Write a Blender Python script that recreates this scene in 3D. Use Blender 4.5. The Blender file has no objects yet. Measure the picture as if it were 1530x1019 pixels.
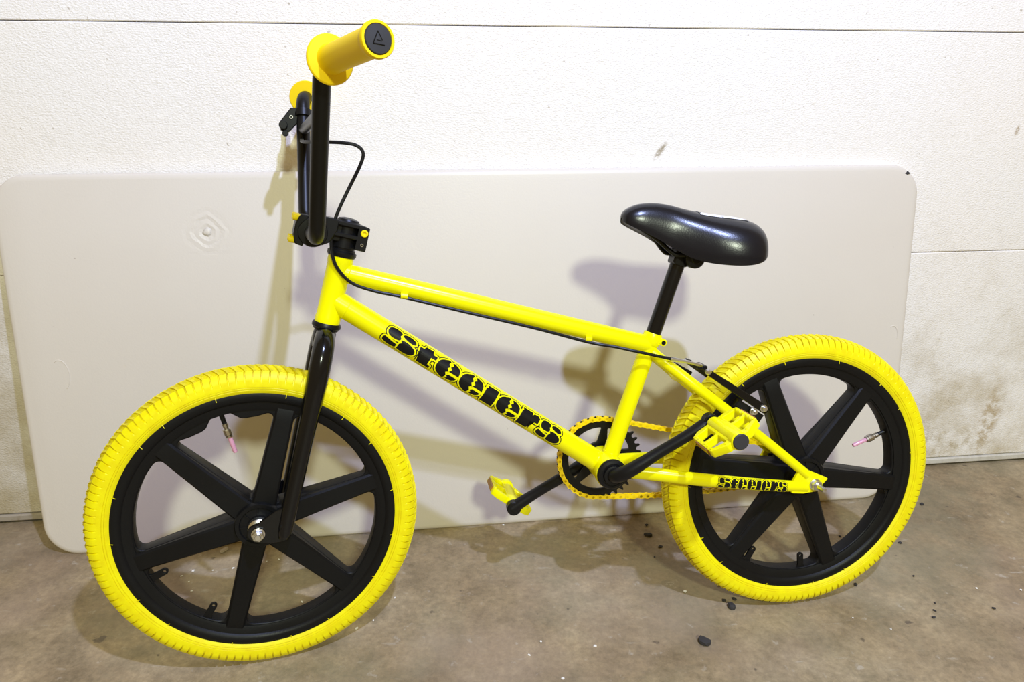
import bpy, bmesh, math, random
import numpy as np
from mathutils import Vector, Matrix

# ------------------------------------------------------------------ camera, world, lights, exposure
S = bpy.context.scene
C = S.collection
PI = math.pi
cam = bpy.data.objects.new('camera', bpy.data.cameras.new('camera'))
C.objects.link(cam)
cam.location = (0, 0, 0.9)
cam.rotation_euler = (Matrix.Rotation(PI/2 - 0.3451, 3, 'X') @ Matrix.Rotation(0.0029, 3, 'Z')).to_euler()
cam.data.sensor_width = 36
cam.data.sensor_fit = 'HORIZONTAL'
cam.data.lens = 1065.12 * 36 / 1530
cam.data.clip_start = 0.02
S.camera = cam

world = bpy.data.worlds.new('world'); S.world = world
world.use_nodes = True
world.node_tree.nodes['Background'].inputs[0].default_value = (1.0, 0.72, 0.27, 1)
world.node_tree.nodes['Background'].inputs[1].default_value = 0.25

def area(name, loc, aim, size, size_y, power, col):
    l = bpy.data.lights.new(name, 'AREA'); l.shape = 'RECTANGLE'; l.size = size; l.size_y = size_y
    l.energy = power; l.color = col
    o = bpy.data.objects.new(name, l); C.objects.link(o); o.location = loc
    o.rotation_euler = (Vector(aim) - Vector(loc)).to_track_quat('-Z', 'Y').to_euler()
    return o
area('ceiling_lamp_cool', (0.56, -0.13, 2.6), (-0.2, 1.3, 0.4), 0.06, 0.06, 48, (0.48, 0.57, 1.0))
area('ceiling_lamp_warm', (1.07, -3.07, 3.23), (-0.3, 1.2, 0.4), 0.34, 0.34, 100, (0.90, 1.0, 0.78))

S.view_settings.view_transform = 'Standard'
S.view_settings.look = 'None'
S.view_settings.gamma = 1
S.view_settings.use_curve_mapping = False
S.view_settings.exposure = 0.46

# ------------------------------------------------------------------ materials
def principled(name, col, rough=0.5, metal=0.0, coat=0.0, spec=0.5):
    m = bpy.data.materials.new(name); m.use_nodes = True
    b = m.node_tree.nodes['Principled BSDF']
    b.inputs['Base Color'].default_value = (*col, 1); b.inputs['Roughness'].default_value = rough
    b.inputs['Metallic'].default_value = metal; b.inputs['Coat Weight'].default_value = coat
    b.inputs['Specular IOR Level'].default_value = spec
    return m
class NG:
    """little node-graph helper"""
    def __init__(s, m): s.t = m.node_tree; s.b = s.t.nodes['Principled BSDF']; s.co = s.n('ShaderNodeTexCoord').outputs['Object']
    def n(s, k): return s.t.nodes.new(k)
    def l(s, a, b): s.t.links.new(a, b)
    def noise(s, scale, detail=4, rough=0.55, co=None, stretch=None, off=None):
        x = s.n('ShaderNodeTexNoise'); x.inputs['Scale'].default_value = scale; x.inputs['Detail'].default_value = detail; x.inputs['Roughness'].default_value = rough
        v = co or s.co
        if stretch or off:
            mp = s.n('ShaderNodeMapping'); s.l(v, mp.inputs['Vector'])
            if stretch: mp.inputs['Scale'].default_value = stretch
            if off: mp.inputs['Location'].default_value = off
            v = mp.outputs[0]
        s.l(v, x.inputs['Vector']); return x.outputs['Fac']
    def ramp(s, f, stops):
        r = s.n('ShaderNodeValToRGB'); e = r.color_ramp.elements
        while len(e) < len(stops): e.new(0.5)
        for k, (p, c) in enumerate(stops):
            e[k].position = p; e[k].color = (*c, 1) if not isinstance(c, (int, float)) else (c, c, c, 1)
        s.l(f, r.inputs[0]); return r.outputs[0]
    def mix(s, f, a, b, mode='MIX'):
        x = s.n('ShaderNodeMix'); x.data_type = 'RGBA'; x.blend_type = mode
        for v, i in ((f, 0), (a, 6), (b, 7)):
            if isinstance(v, (int, float)): x.inputs[i].default_value = v
            elif isinstance(v, tuple): x.inputs[i].default_value = (*v, 1)
            else: s.l(v, x.inputs[i])
        return x.outputs[2]
    def math(s, op, a, b=0.0):
        x = s.n('ShaderNodeMath'); x.operation = op
        for v, i in ((a, 0), (b, 1)):
            if isinstance(v, (int, float)): x.inputs[i].default_value = v
            else: s.l(v, x.inputs[i])
        return x.outputs[0]
    def bump(s, h, strength, dist):
        x = s.n('ShaderNodeBump'); x.inputs['Strength'].default_value = strength; x.inputs['Distance'].default_value = dist
        s.l(h, x.inputs['Height']); s.l(x.outputs[0], s.b.inputs['Normal']); return x

YEL = (0.96, 0.91, 0.0)
M = {}
M['paint'] = principled('yellow_paint', YEL, 0.25, spec=0.3)
M['tyre'] = principled('yellow_rubber', (0.96, 0.74, 0.0), 0.5, spec=0.35)
M['grip'] = principled('yellow_grip_rubber', (0.93, 0.66, 0.0), 0.6, spec=0.3)
M['chain'] = principled('yellow_chain', (0.95, 0.68, 0.0), 0.4)
M['bolt'] = principled('yellow_bolt', (0.93, 0.74, 0.0), 0.35)
M['black'] = principled('black_gloss_paint', (0.004, 0.004, 0.0045), 0.16, spec=0.4)
M['satin'] = principled('black_satin', (0.005, 0.005, 0.0055), 0.38, spec=0.28)
M['plastic'] = principled('black_nylon', (0.005, 0.005, 0.005), 0.45, spec=0.22)
M['vinyl'] = principled('black_vinyl', (0.007, 0.007, 0.010), 0.25, spec=0.36)
M['ink'] = principled('black_decal', (0.006, 0.006, 0.006), 0.35, spec=0.25)
M['cap'] = principled('dark_rubber_cap', (0.03, 0.03, 0.032), 0.6)
M['steel'] = principled('zinc_steel', (0.72, 0.72, 0.72), 0.28, metal=1.0)
M['nickel'] = principled('nickel', (0.50, 0.46, 0.40), 0.3, metal=1.0)
M['pink'] = principled('pink_translucent_plastic', (0.95, 0.50, 0.66), 0.25)
M['pink'].node_tree.nodes['Principled BSDF'].inputs['Transmission Weight'].default_value = 0.35
M['amber'] = principled('amber_reflector', (0.36, 0.15, 0.02), 0.25)
M['bar_metal'] = principled('grey_table_leg', (0.25, 0.25, 0.26), 0.4, metal=0.6)
M['pebble'] = principled('dark_stone', (0.035, 0.032, 0.032), 0.8)
M['crumb'] = principled('white_crumb', (0.85, 0.82, 0.76), 0.8)
M['beige'] = principled('beige_crumb', (0.50, 0.42, 0.32), 0.8)
M['seal'] = principled('door_bottom_seal', (0.62, 0.59, 0.52), 0.7)
def seal_dirt():
    g = NG(M['seal']); sp = g.n('ShaderNodeSeparateXYZ'); g.l(g.co, sp.inputs[0])
    mr = g.n('ShaderNodeMapRange'); g.l(sp.outputs[0], mr.inputs[0]); mr.inputs[1].default_value = -0.2; mr.inputs[2].default_value = -1.0
    d = g.math('ADD', g.math('MULTIPLY', mr.outputs[0], 0.75), g.math('MULTIPLY', g.ramp(g.noise(30, 5, 0.7), [(0.45, 0.0), (0.7, 1.0)]), 0.35))
    g.l(g.mix(d, (0.62, 0.59, 0.52), (0.27, 0.21, 0.14)), g.b.inputs['Base Color'])
seal_dirt()
M['gap'] = principled('dark_rubber', (0.06, 0.05, 0.04), 0.9)

def tyre_grain():
    g = NG(M['tyre']); f = g.noise(60, 3)
    at = g.n('ShaderNodeAttribute'); at.attribute_name = 'tyre_browning'
    d = g.math('MULTIPLY', at.outputs['Fac'], g.ramp(g.noise(38, 4, 0.7), [(0.30, 0.15), (0.70, 1.0)]))
    c = g.ramp(f, [(0.3, (0.88, 0.74, 0.0)), (0.6, (0.94, 0.85, 0.0))])
    g.l(g.mix(d, c, (0.42, 0.27, 0.015)), g.b.inputs['Base Color'])
tyre_grain()
def black_grain():
    g = NG(M['plastic']); f = g.noise(350, 2); g.bump(f, 0.25, 0.0006)
    d = g.noise(9, 4); g.l(g.ramp(d, [(0.35, 0.36), (0.7, 0.55)]), g.b.inputs['Roughness'])
black_grain()
def vinyl_grain():
    g = NG(M['vinyl']); g.bump(g.noise(420, 2), 0.2, 0.0005)
vinyl_grain()

def wall_material():
    m = principled('embossed_white_steel_door', (0.86, 0.83, 0.80), 0.55); g = NG(m)
    # fine stucco embossing
    g.bump(g.math('ADD', g.noise(210, 3, stretch=(1, 1, 1.6)), g.math('MULTIPLY', g.noise(60, 2), 0.5)), 0.8, 0.0022)
    sp = g.n('ShaderNodeSeparateXYZ'); g.l(g.co, sp.inputs[0])
    tint = g.ramp(g.noise(1.3, 3), [(0.35, (0.93, 0.875, 0.815)), (0.65, (0.92, 0.885, 0.845))])
    # handling dirt: grows towards the bottom panel, blotchy
    low = g.math('SUBTRACT', 1.0, g.math('DIVIDE', sp.outputs[2], 0.62))
    lowc = g.n('ShaderNodeClamp'); g.l(low, lowc.inputs[0])
    blot = g.math('MULTIPLY', g.math('ADD', g.noise(6, 6, 0.7), g.math('MULTIPLY', lowc.outputs[0], 0.20)), 1.0)
    c = g.mix(g.math('MULTIPLY', g.ramp(blot, [(0.54, 0.0), (0.76, 1.0)]), g.math('ADD', g.math('MULTIPLY', lowc.outputs[0], 1.0), 0.10)), tint, (0.60, 0.52, 0.38))
    fine = g.math('MULTIPLY', g.ramp(g.noise(46, 5, 0.7), [(0.60, 0.0), (0.74, 1.0)]), g.math('ADD', g.math('MULTIPLY', lowc.outputs[0], 0.7), 0.05))
    c = g.mix(fine, c, (0.50, 0.44, 0.32))
    spots = g.ramp(g.noise(75, 2, 0.5, off=(3, 1, 7)), [(0.725, 0.0), (0.75, 1.0)])
    c = g.mix(g.math('MULTIPLY', spots, 0.55), c, (0.34, 0.27, 0.18))
    # marks with a shape of their own: a diagonal smear, a brown spot, a rusty drip
    for mx, mz, ang, wx, wz, thr, col in ((0.302, 0.774, -0.95, 0.026, 0.0075, 0.42, (0.24, 0.17, 0.06)), (1.087, 0.811, 0.2, 0.006, 0.013, 0.42, (0.36, 0.25, 0.12)), (1.19, 0.12, 0.1, 0.035, 0.11, 0.47, (0.46, 0.34, 0.17)), (1.05, 0.06, 0.0, 0.20, 0.06, 0.53, (0.52, 0.44, 0.30))):
        sb = g.n('ShaderNodeVectorMath'); sb.operation = 'SUBTRACT'; g.l(g.co, sb.inputs[0]); sb.inputs[1].default_value = (mx, 0, mz)
        mp = g.n('ShaderNodeMapping'); mp.vector_type = 'POINT'; g.l(sb.outputs[0], mp.inputs[0]); mp.inputs['Rotation'].default_value = (0, -ang, 0)
        m2 = g.n('ShaderNodeMapping'); g.l(mp.outputs[0], m2.inputs[0]); m2.inputs['Scale'].default_value = (1/wx, 0, 1/wz)
        ln = g.n('ShaderNodeVectorMath'); ln.operation = 'LENGTH'; g.l(m2.outputs[0], ln.inputs[0])
        mk = g.math('MULTIPLY', g.ramp(ln.outputs['Value'], [(0.45, 1.0), (1.0, 0.0)]), g.ramp(g.noise(140 if wx < .03 else 45, 4, 0.7), [(thr - 0.04, 0.0), (thr + 0.10, 1.0)]))
        c = g.mix(g.math('MULTIPLY', mk, 0.75), c, col)
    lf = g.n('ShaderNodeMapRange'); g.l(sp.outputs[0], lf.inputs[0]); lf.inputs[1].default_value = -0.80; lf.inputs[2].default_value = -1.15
    left_brown = g.math('MULTIPLY', g.math('MULTIPLY', lf.outputs[0], g.ramp(low, [(0.02, 0.0), (0.22, 1.0)])), g.ramp(g.noise(9, 6, 0.7, off=(2, 5, 1)), [(0.30, 1.0), (0.70, 0.45)]))
    c = g.mix(left_brown, c, (0.40, 0.325, 0.19))  # uneven brown tone, stronger towards the lower left of the door
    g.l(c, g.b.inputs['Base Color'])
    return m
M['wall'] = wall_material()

def floor_material():
    m = principled('garage_concrete', (0.3, 0.26, 0.22), 0.5); g = NG(m)
    base = g.ramp(g.noise(2.6, 8, 0.62), [(0.30, (0.235, 0.168, 0.092)), (0.50, (0.338, 0.262, 0.155)), (0.68, (0.432, 0.355, 0.230))])
    mott = g.ramp(g.noise(13, 7, 0.72, off=(5, 2, 0)), [(0.33, (0.68, 0.67, 0.64)), (0.50, (0.96, 0.95, 0.94)), (0.66, (1.18, 1.16, 1.14))])
    c = g.mix(1.0, base, mott, 'MULTIPLY')
    grit = g.ramp(g.noise(85, 5, 0.75, off=(2, 6, 0)), [(0.34, (0.78, 0.77, 0.75)), (0.66, (1.18, 1.17, 1.16))])
    c = g.mix(1.0, c, grit, 'MULTIPLY')
    # olive damp staining and pinkish worn areas
    c = g.mix(g.math('MULTIPLY', g.ramp(g.noise(3.4, 5, 0.65, off=(9, 4, 0)), [(0.48, 0.0), (0.62, 1.0)]), 0.42), c, (0.23, 0.215, 0.135))
    c = g.mix(g.math('MULTIPLY', g.ramp(g.noise(2.2, 4, 0.6, off=(3, 11, 0)), [(0.52, 0.0), (0.66, 1.0)]), 0.30), c, (0.37, 0.27, 0.21))
    # pale scuffs in two directions
    for ang, o_, k_ in ((0.95, 0.0, 0.42), (2.3, 4.0, 0.32)):
        rot = g.n('ShaderNodeMapping'); g.l(g.co, rot.inputs[0]); rot.inputs['Rotation'].default_value = (0, 0, ang); rot.inputs['Scale'].default_value = (7, 34, 1); rot.inputs['Location'].default_value = (o_, o_, 0)
        sc = g.ramp(g.noise(1.9, 5, 0.62, co=rot.outputs[0]), [(0.66, 0.0), (0.75, 1.0)])
        c = g.mix(g.math('MULTIPLY', sc, k_), c, (0.60, 0.55, 0.46))
    pal = g.ramp(g.noise(34, 4, 0.65, off=(1, 8, 0)), [(0.63, 0.0), (0.72, 1.0)])
    c = g.mix(g.math('MULTIPLY', pal, 0.40), c, (0.60, 0.55, 0.47))
    dk = g.ramp(g.noise(26, 3, 0.5, off=(7, 7, 0)), [(0.70, 0.0), (0.735, 1.0)])
    c = g.mix(g.math('MULTIPLY', dk, 0.7), c, (0.08, 0.06, 0.045))
    g.l(c, g.b.inputs['Base Color'])
    g.l(g.ramp(g.noise(7, 5), [(0.3, 0.38), (0.7, 0.62)]), g.b.inputs['Roughness'])
    g.bump(g.math('ADD', g.noise(90, 5, 0.65), g.noise(9, 3)), 0.35, 0.0022)
    return m
M['floor'] = floor_material()

def table_material():
    m = principled('moulded_beige_plastic', (0.70, 0.63, 0.57), 0.42); g = NG(m)
    c = g.ramp(g.noise(1.8, 4, 0.6), [(0.35, (0.695, 0.635, 0.555)), (0.65, (0.715, 0.660, 0.585))])
    sc = g.ramp(g.noise(3, 4, 0.6, stretch=(1.0, 1, 9), off=(2, 0, 3)), [(0.68, 0.0), (0.75, 1.0)])
    c = g.mix(g.math('MULTIPLY', sc, 0.12), c, (0.50, 0.44, 0.38))
    sp = g.ramp(g.noise(58, 2, 0.5), [(0.775, 0.0), (0.79, 1.0)])
    c = g.mix(g.math('MULTIPLY', sp, 0.5), c, (0.22, 0.15, 0.10))
    g.l(c, g.b.inputs['Base Color'])
    # crater-like flaw in the moulding: rings round one point (table coordinates)
    d = g.n('ShaderNodeVectorMath'); d.operation = 'DISTANCE'; g.l(g.co, d.inputs[0]); d.inputs[1].default_value = (-0.5407, 0.0, 0.6415)
    wob = g.math('ADD', d.outputs['Value'], g.math('MULTIPLY', g.math('SUBTRACT', g.noise(30, 3), 0.5), 0.022))
    cr = g.ramp(g.math('MULTIPLY', wob, 12.5), [(0.0, 1.0), (0.06, 0.85), (0.10, 0.25), (0.20, 0.45), (0.30, 0.36), (0.38, 0.52), (0.46, 0.45), (0.56, 0.5)])
    g.bump(g.math('ADD', g.math('MULTIPLY', cr, 2.2), g.math('MULTIPLY', g.noise(240, 2), 0.06)), 0.55, 0.005)
    return m
M['table'] = table_material()

def seat_patch_material():
    m = principled('white_seat_graphic', (0.8, 0.8, 0.82), 0.4); g = NG(m)
    f = g.noise(55, 1, 0.4, stretch=(1, 0.6, 1), off=(0.3, 0.1, 0))
    g.l(g.ramp(f, [(0.56, (0.82, 0.83, 0.86)), (0.60, (0.03, 0.03, 0.035))]), g.b.inputs['Base Color'])
    return m
M['patch'] = seat_patch_material()

# ------------------------------------------------------------------ mesh helpers
def V(*a): return np.array(a, float)
def unit(v): v = np.asarray(v, float); return v / np.linalg.norm(v)
class MB:
    def __init__(s): s.v = []; s.f = []
    def add(s, v, f):
        o = len(s.v); s.v += [tuple(map(float, p)) for p in v]; s.f += [tuple(i + o for i in q) for q in f]; return s
    def xf(s, fn):
        s.v = [tuple(p) for p in fn(np.array(s.v))]; return s
    # swept tube with round or elliptical section
    def tube(s, pts, r, n=16, caps=True, smooth=0, side=None, flat=1.0):
        P = np.array(pts, float); R = np.broadcast_to(np.asarray(r, float), (len(P),)).copy()
        if smooth:
            P, R = spline(P, R, smooth)
        T = np.gradient(P, axis=0); T /= np.linalg.norm(T, axis=1)[:, None]
        u = np.cross(T[0], side if side is not None else (0.31, 0.17, 0.93)); u /= np.linalg.norm(u)
        rings = []
        for i in range(len(P)):
            u = u - T[i] * (u @ T[i]); u /= np.linalg.norm(u); w = np.cross(T[i], u)
            a = np.arange(n) * 2 * PI / n
            rings.append(P[i] + R[i] * (np.cos(a)[:, None] * u + flat * np.sin(a)[:, None] * w))
        vs = np.concatenate(rings); fs = []
        for i in range(len(P) - 1):
            for k in range(n):
                fs.append((i*n + k, i*n + (k+1) % n, (i+1)*n + (k+1) % n, (i+1)*n + k))
        if caps: fs += [tuple(range(n))[::-1], tuple((len(P)-1)*n + k for k in range(n))]
        return s.add(vs, fs)
    # surface of revolution; profile = [(radius, along)], axis through c
    def lathe(s, prof, c, axis, n=32, closed=False, ref=None):
        ax = unit(axis); u = np.cross(ax, (0.3, 0.2, 0.9) if ref is None else ref); u = unit(u); w = np.cross(ax, u); m = len(prof)
        vs = []
        for k in range(n):
            a = 2 * PI * k / n; d = np.cos(a) * u + np.sin(a) * w
            vs += [np.asarray(c) + ax * h + d * r for r, h in prof]
        fs = []
        for k in range(n):
            k2 = (k + 1) % n
            for j in range(m if closed else m - 1):
                j2 = (j + 1) % m
                fs.append((k*m + j, k*m + j2, k2*m + j2, k2*m + j))
        if not closed:
            if prof[0][0] > 1e-6: fs.append(tuple(k*m for k in range(n)))
            if prof[-1][0] > 1e-6: fs.append(tuple(k*m + m - 1 for k in range(n))[::-1])
        return s.add(vs, fs)
    def cyl(s, a, b, r, n=24, bev=0.0):
        a = np.asarray(a, float); b = np.asarray(b, float); L = np.linalg.norm(b - a)
        if bev: pr = [(r - bev, 0), (r, bev), (r, L - bev), (r - bev, L)]
        else: pr = [(r, 0), (r, L)]
        return s.lathe(pr, a, b - a, n)
    # polygon prism with rounded (chamfered) edges; pts in plane (o, ex, ey), thickness along ez
    def prism(s, pts, o, ex, ey, ez, t0, t1, bev=0.0):
        pts = np.array(pts, float); ex, ey, ez, o = map(lambda q: np.asarray(q, float), (ex, ey, ez, o))
        if area2(pts) < 0: pts = pts[::-1]
        lay = [(pts, t0), (pts, t1)]
        if bev:
            ins = inset(pts, bev); lay = [(ins, t0), (pts, t0 + bev), (pts, t1 - bev), (ins, t1)]
        n = len(pts); vs = []; fs = []
        for q, t in lay: vs += [o + ex*x + ey*y + ez*t for x, y in q]
        for k in range(len(lay) - 1):
            for i in range(n): fs.append((k*n + i, k*n + (i+1) % n, (k+1)*n + (i+1) % n, (k+1)*n + i))
        fs += [tuple(range(n))[::-1], tuple((len(lay)-1)*n + i for i in range(n))]
        return s.add(vs, fs)
    def box(s, c, hx, hy, hz, bev=0.002, ex=(1,0,0), ey=(0,1,0), ez=(0,0,1)):
        return s.prism([(-hx,-hy),(hx,-hy),(hx,hy),(-hx,hy)], c, ex, ey, ez, -hz, hz, bev)
    def mesh(s, name):
        me = bpy.data.meshes.new(name); me.from_pydata(s.v, [], s.f); me.update()
        bm = bmesh.new(); bm.from_mesh(me); bmesh.ops.recalc_face_normals(bm, faces=bm.faces); bm.to_mesh(me); bm.free()
        return me
    def build(s, name, mat, parent=None, label=None, angle=35, smooth=True):
        return obj(name, s.mesh(name), mat, parent, label, angle, smooth)
def area2(p): x, y = p[:, 0], p[:, 1]; return np.sum(x*np.roll(y, -1) - np.roll(x, -1)*y)
def inset(p, d):
    q = []
    n = len(p)
    for i in range(n):
        a, b, c = p[i-1], p[i], p[(i+1) % n]
        e1 = unit(b - a); e2 = unit(c - b); n1 = V(-e1[1], e1[0]); n2 = V(-e2[1], e2[0])
        m = n1 + n2; l = max(m @ m / 2, 0.35); q.append(b + d * m / l)
    return np.array(q)
def spline(P, R, k):
    """Catmull-Rom subdivision of a path and its radii"""
    A = np.column_stack([P, R]); A = np.vstack([2*A[0] - A[1], A, 2*A[-1] - A[-2]]); out = []
    for i in range(1, len(A) - 2):
        p0, p1, p2, p3 = A[i-1:i+3]
        for j in range(k):
            t = j / k
            out.append(0.5*((2*p1) + (p2-p0)*t + (2*p0-5*p1+4*p2-p3)*t*t + (3*p1-p0-3*p2+p3)*t**3))
    out.append(A[-2]); out = np.array(out); return out[:, :3], np.maximum(out[:, 3], 1e-4)
def fillet(pts, rads, n=6):
    out = []; pts = np.array(pts, float); N = len(pts)
    for i in range(N):
        a, b, c = pts[i-1], pts[i], pts[(i+1) % N]; r = rads[i]
        if r <= 0: out.append(b); continue
        u = unit(a - b); w = unit(c - b); ang = math.acos(max(-1, min(1, u @ w)))
        if ang > PI - 0.05: out.append(b); continue
        t = min(r / math.tan(ang/2), 0.49*np.linalg.norm(a-b), 0.49*np.linalg.norm(c-b)); rr = t * math.tan(ang/2)
        ce = b + unit(u + w) * rr / math.sin(ang/2); p0 = b + u*t; p1 = b + w*t
        a0 = math.atan2(*(p0 - ce)[::-1]); a1 = math.atan2(*(p1 - ce)[::-1]); d = (a1 - a0 + PI) % (2*PI) - PI
        out += [ce + rr*V(math.cos(a0 + d*k/n), math.sin(a0 + d*k/n)) for k in range(n+1)]
    return np.array(out)
def obj(name, me, mat, parent=None, label=None, angle=35, smooth=True):
    o = bpy.data.objects.new(name, me); C.objects.link(o)
    if not me.materials: me.materials.append(mat if not isinstance(mat, str) else M[mat])
    if smooth:
        me.polygons.foreach_set('use_smooth', [True]*len(me.polygons)); me.set_sharp_from_angle(angle=math.radians(angle))
    if parent: o.parent = parent
    if label: o['label'] = label
    return o
def thing(name, label, cat, loc=(0,0,0), group=None):
    o = bpy.data.objects.new(name, None); C.objects.link(o); o.location = loc; o.empty_display_size = 0.1
    o['label'] = label; o['category'] = cat
    if group: o['group'] = group
    return o
def tag(o, label, cat, group=None, kind=None):
    if label: o['label'] = label
    if cat: o['category'] = cat
    if group: o['group'] = group
    if kind: o['kind'] = kind
    return o
def plate_with_holes(outer, holes, half, bev, steps=2):
    """flat 2-D outline with holes, extruded and edge-rounded; returns MB in (x, z) plane, thickness along y"""
    cu = bpy.data.curves.new('tmp', 'CURVE'); cu.dimensions = '2D'; cu.fill_mode = 'BOTH'
    for poly in [outer] + holes:
        sp = cu.splines.new('POLY'); sp.points.add(len(poly) - 1)
        for p, q in zip(sp.points, poly): p.co = (q[0], q[1], 0, 1)
        sp.use_cyclic_u = True
    cu.extrude = half - bev; cu.bevel_depth = bev; cu.bevel_resolution = steps; cu.offset = -bev
    o = bpy.data.objects.new('tmp', cu); C.objects.link(o)
    dg = bpy.context.evaluated_depsgraph_get(); me = bpy.data.meshes.new_from_object(o.evaluated_get(dg))
    mb = MB(); co = np.array([v.co[:] for v in me.vertices]); mb.add(np.column_stack([co[:, 0], co[:, 2], co[:, 1]]), [tuple(p.vertices) for p in me.polygons])
    bpy.data.objects.remove(o); bpy.data.curves.remove(cu); bpy.data.meshes.remove(me)
    return mb
rnd = random.Random(7)

# ------------------------------------------------------------------ setting: floor, sectional garage door as back wall
def structure(o): o['kind'] = 'structure'; return o
fl = MB(); fl.box((0, 0.0, -0.05), 4.0, 4.0, 0.05, 0.0)
structure(fl.build('floor', M['floor'], smooth=False))['label'] = 'stained grey brown concrete garage floor'

WD, WPSI = 1.4568, 0.1206
wall = MB(); wall.box((0, 0.055, 1.3), 4.0, 0.02, 1.3, 0.0)
wo = structure(wall.build('wall_back', M['gap'], smooth=False)); wo['label'] = 'white sectional garage door with embossed panels'
wo.location = (0, WD, 0); wo.rotation_euler = (0, 0, WPSI)
seams = [0.022, 0.5494, 1.0030, 1.4570, 1.9110, 2.3650, 2.60]
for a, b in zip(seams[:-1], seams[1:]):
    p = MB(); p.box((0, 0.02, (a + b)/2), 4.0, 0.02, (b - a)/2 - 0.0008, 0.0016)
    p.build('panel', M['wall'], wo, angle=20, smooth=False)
p = MB(); p.box((0, 0.014, 0.013), 4.0, 0.018, 0.008, 0.003); p.build('bottom_seal', M['seal'], wo)
p = MB(); p.box((0, 0.016, 0.0028), 4.0, 0.014, 0.0028, 0.001); p.build('seal_lip', M['gap'], wo)

# ------------------------------------------------------------------ folding table leaning on the door
TW, TH, TT = 1.8285, 0.7521, 0.020
tb = thing('folding_table', 'long pale beige plastic folding table leaning on its edge against the garage door', 'table', (-0.0305, 1.3204, 0))
tb.rotation_euler = (Matrix.Rotation(0.1267, 3, 'Z') @ Matrix.Rotation(-0.1417, 3, 'X')).to_euler()
out = fillet([(-TW/2, 0), (TW/2, 0), (TW/2, TH), (-TW/2, TH)], [0.065]*4, 12)
t = MB()
rings = [(0.012, 0.0), (0.0055, 0.0010), (0.0018, 0.0036), (0.0, 0.0075), (0.0, TT)]
n = len(out); vs = []; fs = []
for d, y in rings: vs += [(x, y, z) for x, z in inset(out, d)]
for k in range(len(rings)-1):
    for i in range(n): fs.append((k*n+i, k*n+(i+1) % n, (k+1)*n+(i+1) % n, (k+1)*n+i))
fs += [tuple(range(n)), tuple((len(rings)-1)*n + i for i in range(n))]
t.add(vs, fs); t.build('tabletop', M['table'], tb, angle=40)
for sx in (-1, 1):
    l = MB(); x0 = sx*0.70; x1 = sx*0.16
    l.tube([(x0, TT+0.011, 0.12), (x1, TT+0.011, 0.12), (x1-sx*0.0, TT+0.011, 0.14), (x1, TT+0.011, 0.50), (x1, TT+0.011, 0.52), (x0, TT+0.011, 0.52)], 0.010, 10)
    l.build('leg', M['bar_metal'], tb)
for x, z, r0, a0, a1 in ((-0.838, 0.375, 0.030, -60, 120), (0.884, 0.385, 0.022, -20, 120)):   # half-moon mould marks
    k = MB(); A = np.radians(np.linspace(a0, a1, 14)); k.tube([(x + 0.55*r0*math.cos(a), 0.0002, z + r0*math.sin(a)) for a in A], 0.0011, 6)
    k.build('mould_mark', M['table'], tb)

k = MB(); k.prism([(.878, .7335), (.884, .7385), (.8905, .7335), (.884, .731)], V(0, 0.0012, 0), (1,0,0), (0,0,1), (0,1,0), -.0016, .002, .0003); k.build('chipped_corner', M['pebble'], tb, 'small dark chip at the corner')

# ------------------------------------------------------------------ bicycle
BH, BL = 0.15565, 0.16146
bike = thing('bicycle', 'yellow and black bmx bicycle with mag wheels leaning against the garage door', 'bicycle', (0.51726, 1.08815, 0))
bike.rotation_euler = (Matrix.Rotation(BH, 3, 'Z') @ Matrix.Rotation(-BL, 3, 'X')).to_euler()
# local frame: x rearwards, y away from the camera, z up; rear axle over the origin
HB, HT = V(-.8009, 0, .5583), V(-.7724, 0, .661)
SA = unit(HT - HB)                       # steering axis
FWD = V(-SA[2], 0, SA[0])                # square to it, forwards
def turn(deg):
    a = math.radians(deg); c, s = math.cos(a), math.sin(a)
    def fn(P):
        P = np.atleast_2d(P) - HB
        return P*c + np.cross(SA, P)*s + np.outer(P @ SA, SA)*(1-c) + HB
    return fn
STEER = turn(7.65); BARS = turn(10.7)
RA, FA, BB = V(0, 0, .25), V(-.926, 0, .2495), V(-.352, 0, .287)
mir = lambda P: [V(p[0], -p[1], p[2]) for p in P]

# --- frame
f = MB()
f.lathe([(.0182, 0), (.0195, .001), (.0195, .010), (.0186, .013), (.0186, .094), (.0195, .097), (.0195, .1055), (.0182, .1066)], HB, SA, 36)
f.tube([V(-.782, 0, .6378), V(-.28, 0, .497)], .0153, 32)
DT0, DT1 = V(-.786, 0, .5918), V(-.352, 0, .2872)
f.tube([DT0, DT1], .01825, 32)
ST1 = V(-.2725, 0, .512)
f.tube([BB, ST1], .0142, 32)
f.lathe([(.0240, -.034), (.0262, -.0335), (.0268, -.031), (.0268, .031), (.0262, .0335), (.0240, .034)], BB, (0, 1, 0), 36)
sd = unit(ST1 - BB)
f.lathe([(.0150, -.016), (.0158, -.014), (.0158, .003), (.0150, .0045)], ST1, sd, 30)
def bead(p, axis, R, r=.0007):           # weld bead
    f.lathe([(R + r*math.cos(a), r*math.sin(a)) for a in np.arange(8)*PI/4], p, axis, 32, closed=True)
tt = unit(V(-.28, 0, .497) - V(-.782, 0, .6378)); dt = unit(DT1 - DT0)
bead(V(-.782, 0, .6378) + tt*.0215, tt, .0153); bead(DT0 + dt*.0215, dt, .01825)
bead(DT1 - dt*.0275, dt, .01825); bead(BB + sd*.0275, sd, .0142)
frame = f.build('frame', M['paint'], bike)
cl = MB()                                # seat clamp lug with bolt eye
cl.cyl(ST1 + V(.014, -.015, -.0105), ST1 + V(.014, .015, -.0105), .0062, 20, .001)
cl.box(ST1 + V(.006, 0, -.0095), .008, .013, .0055, .001)
cl.build('seat_clamp', M['paint'], frame)
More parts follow.
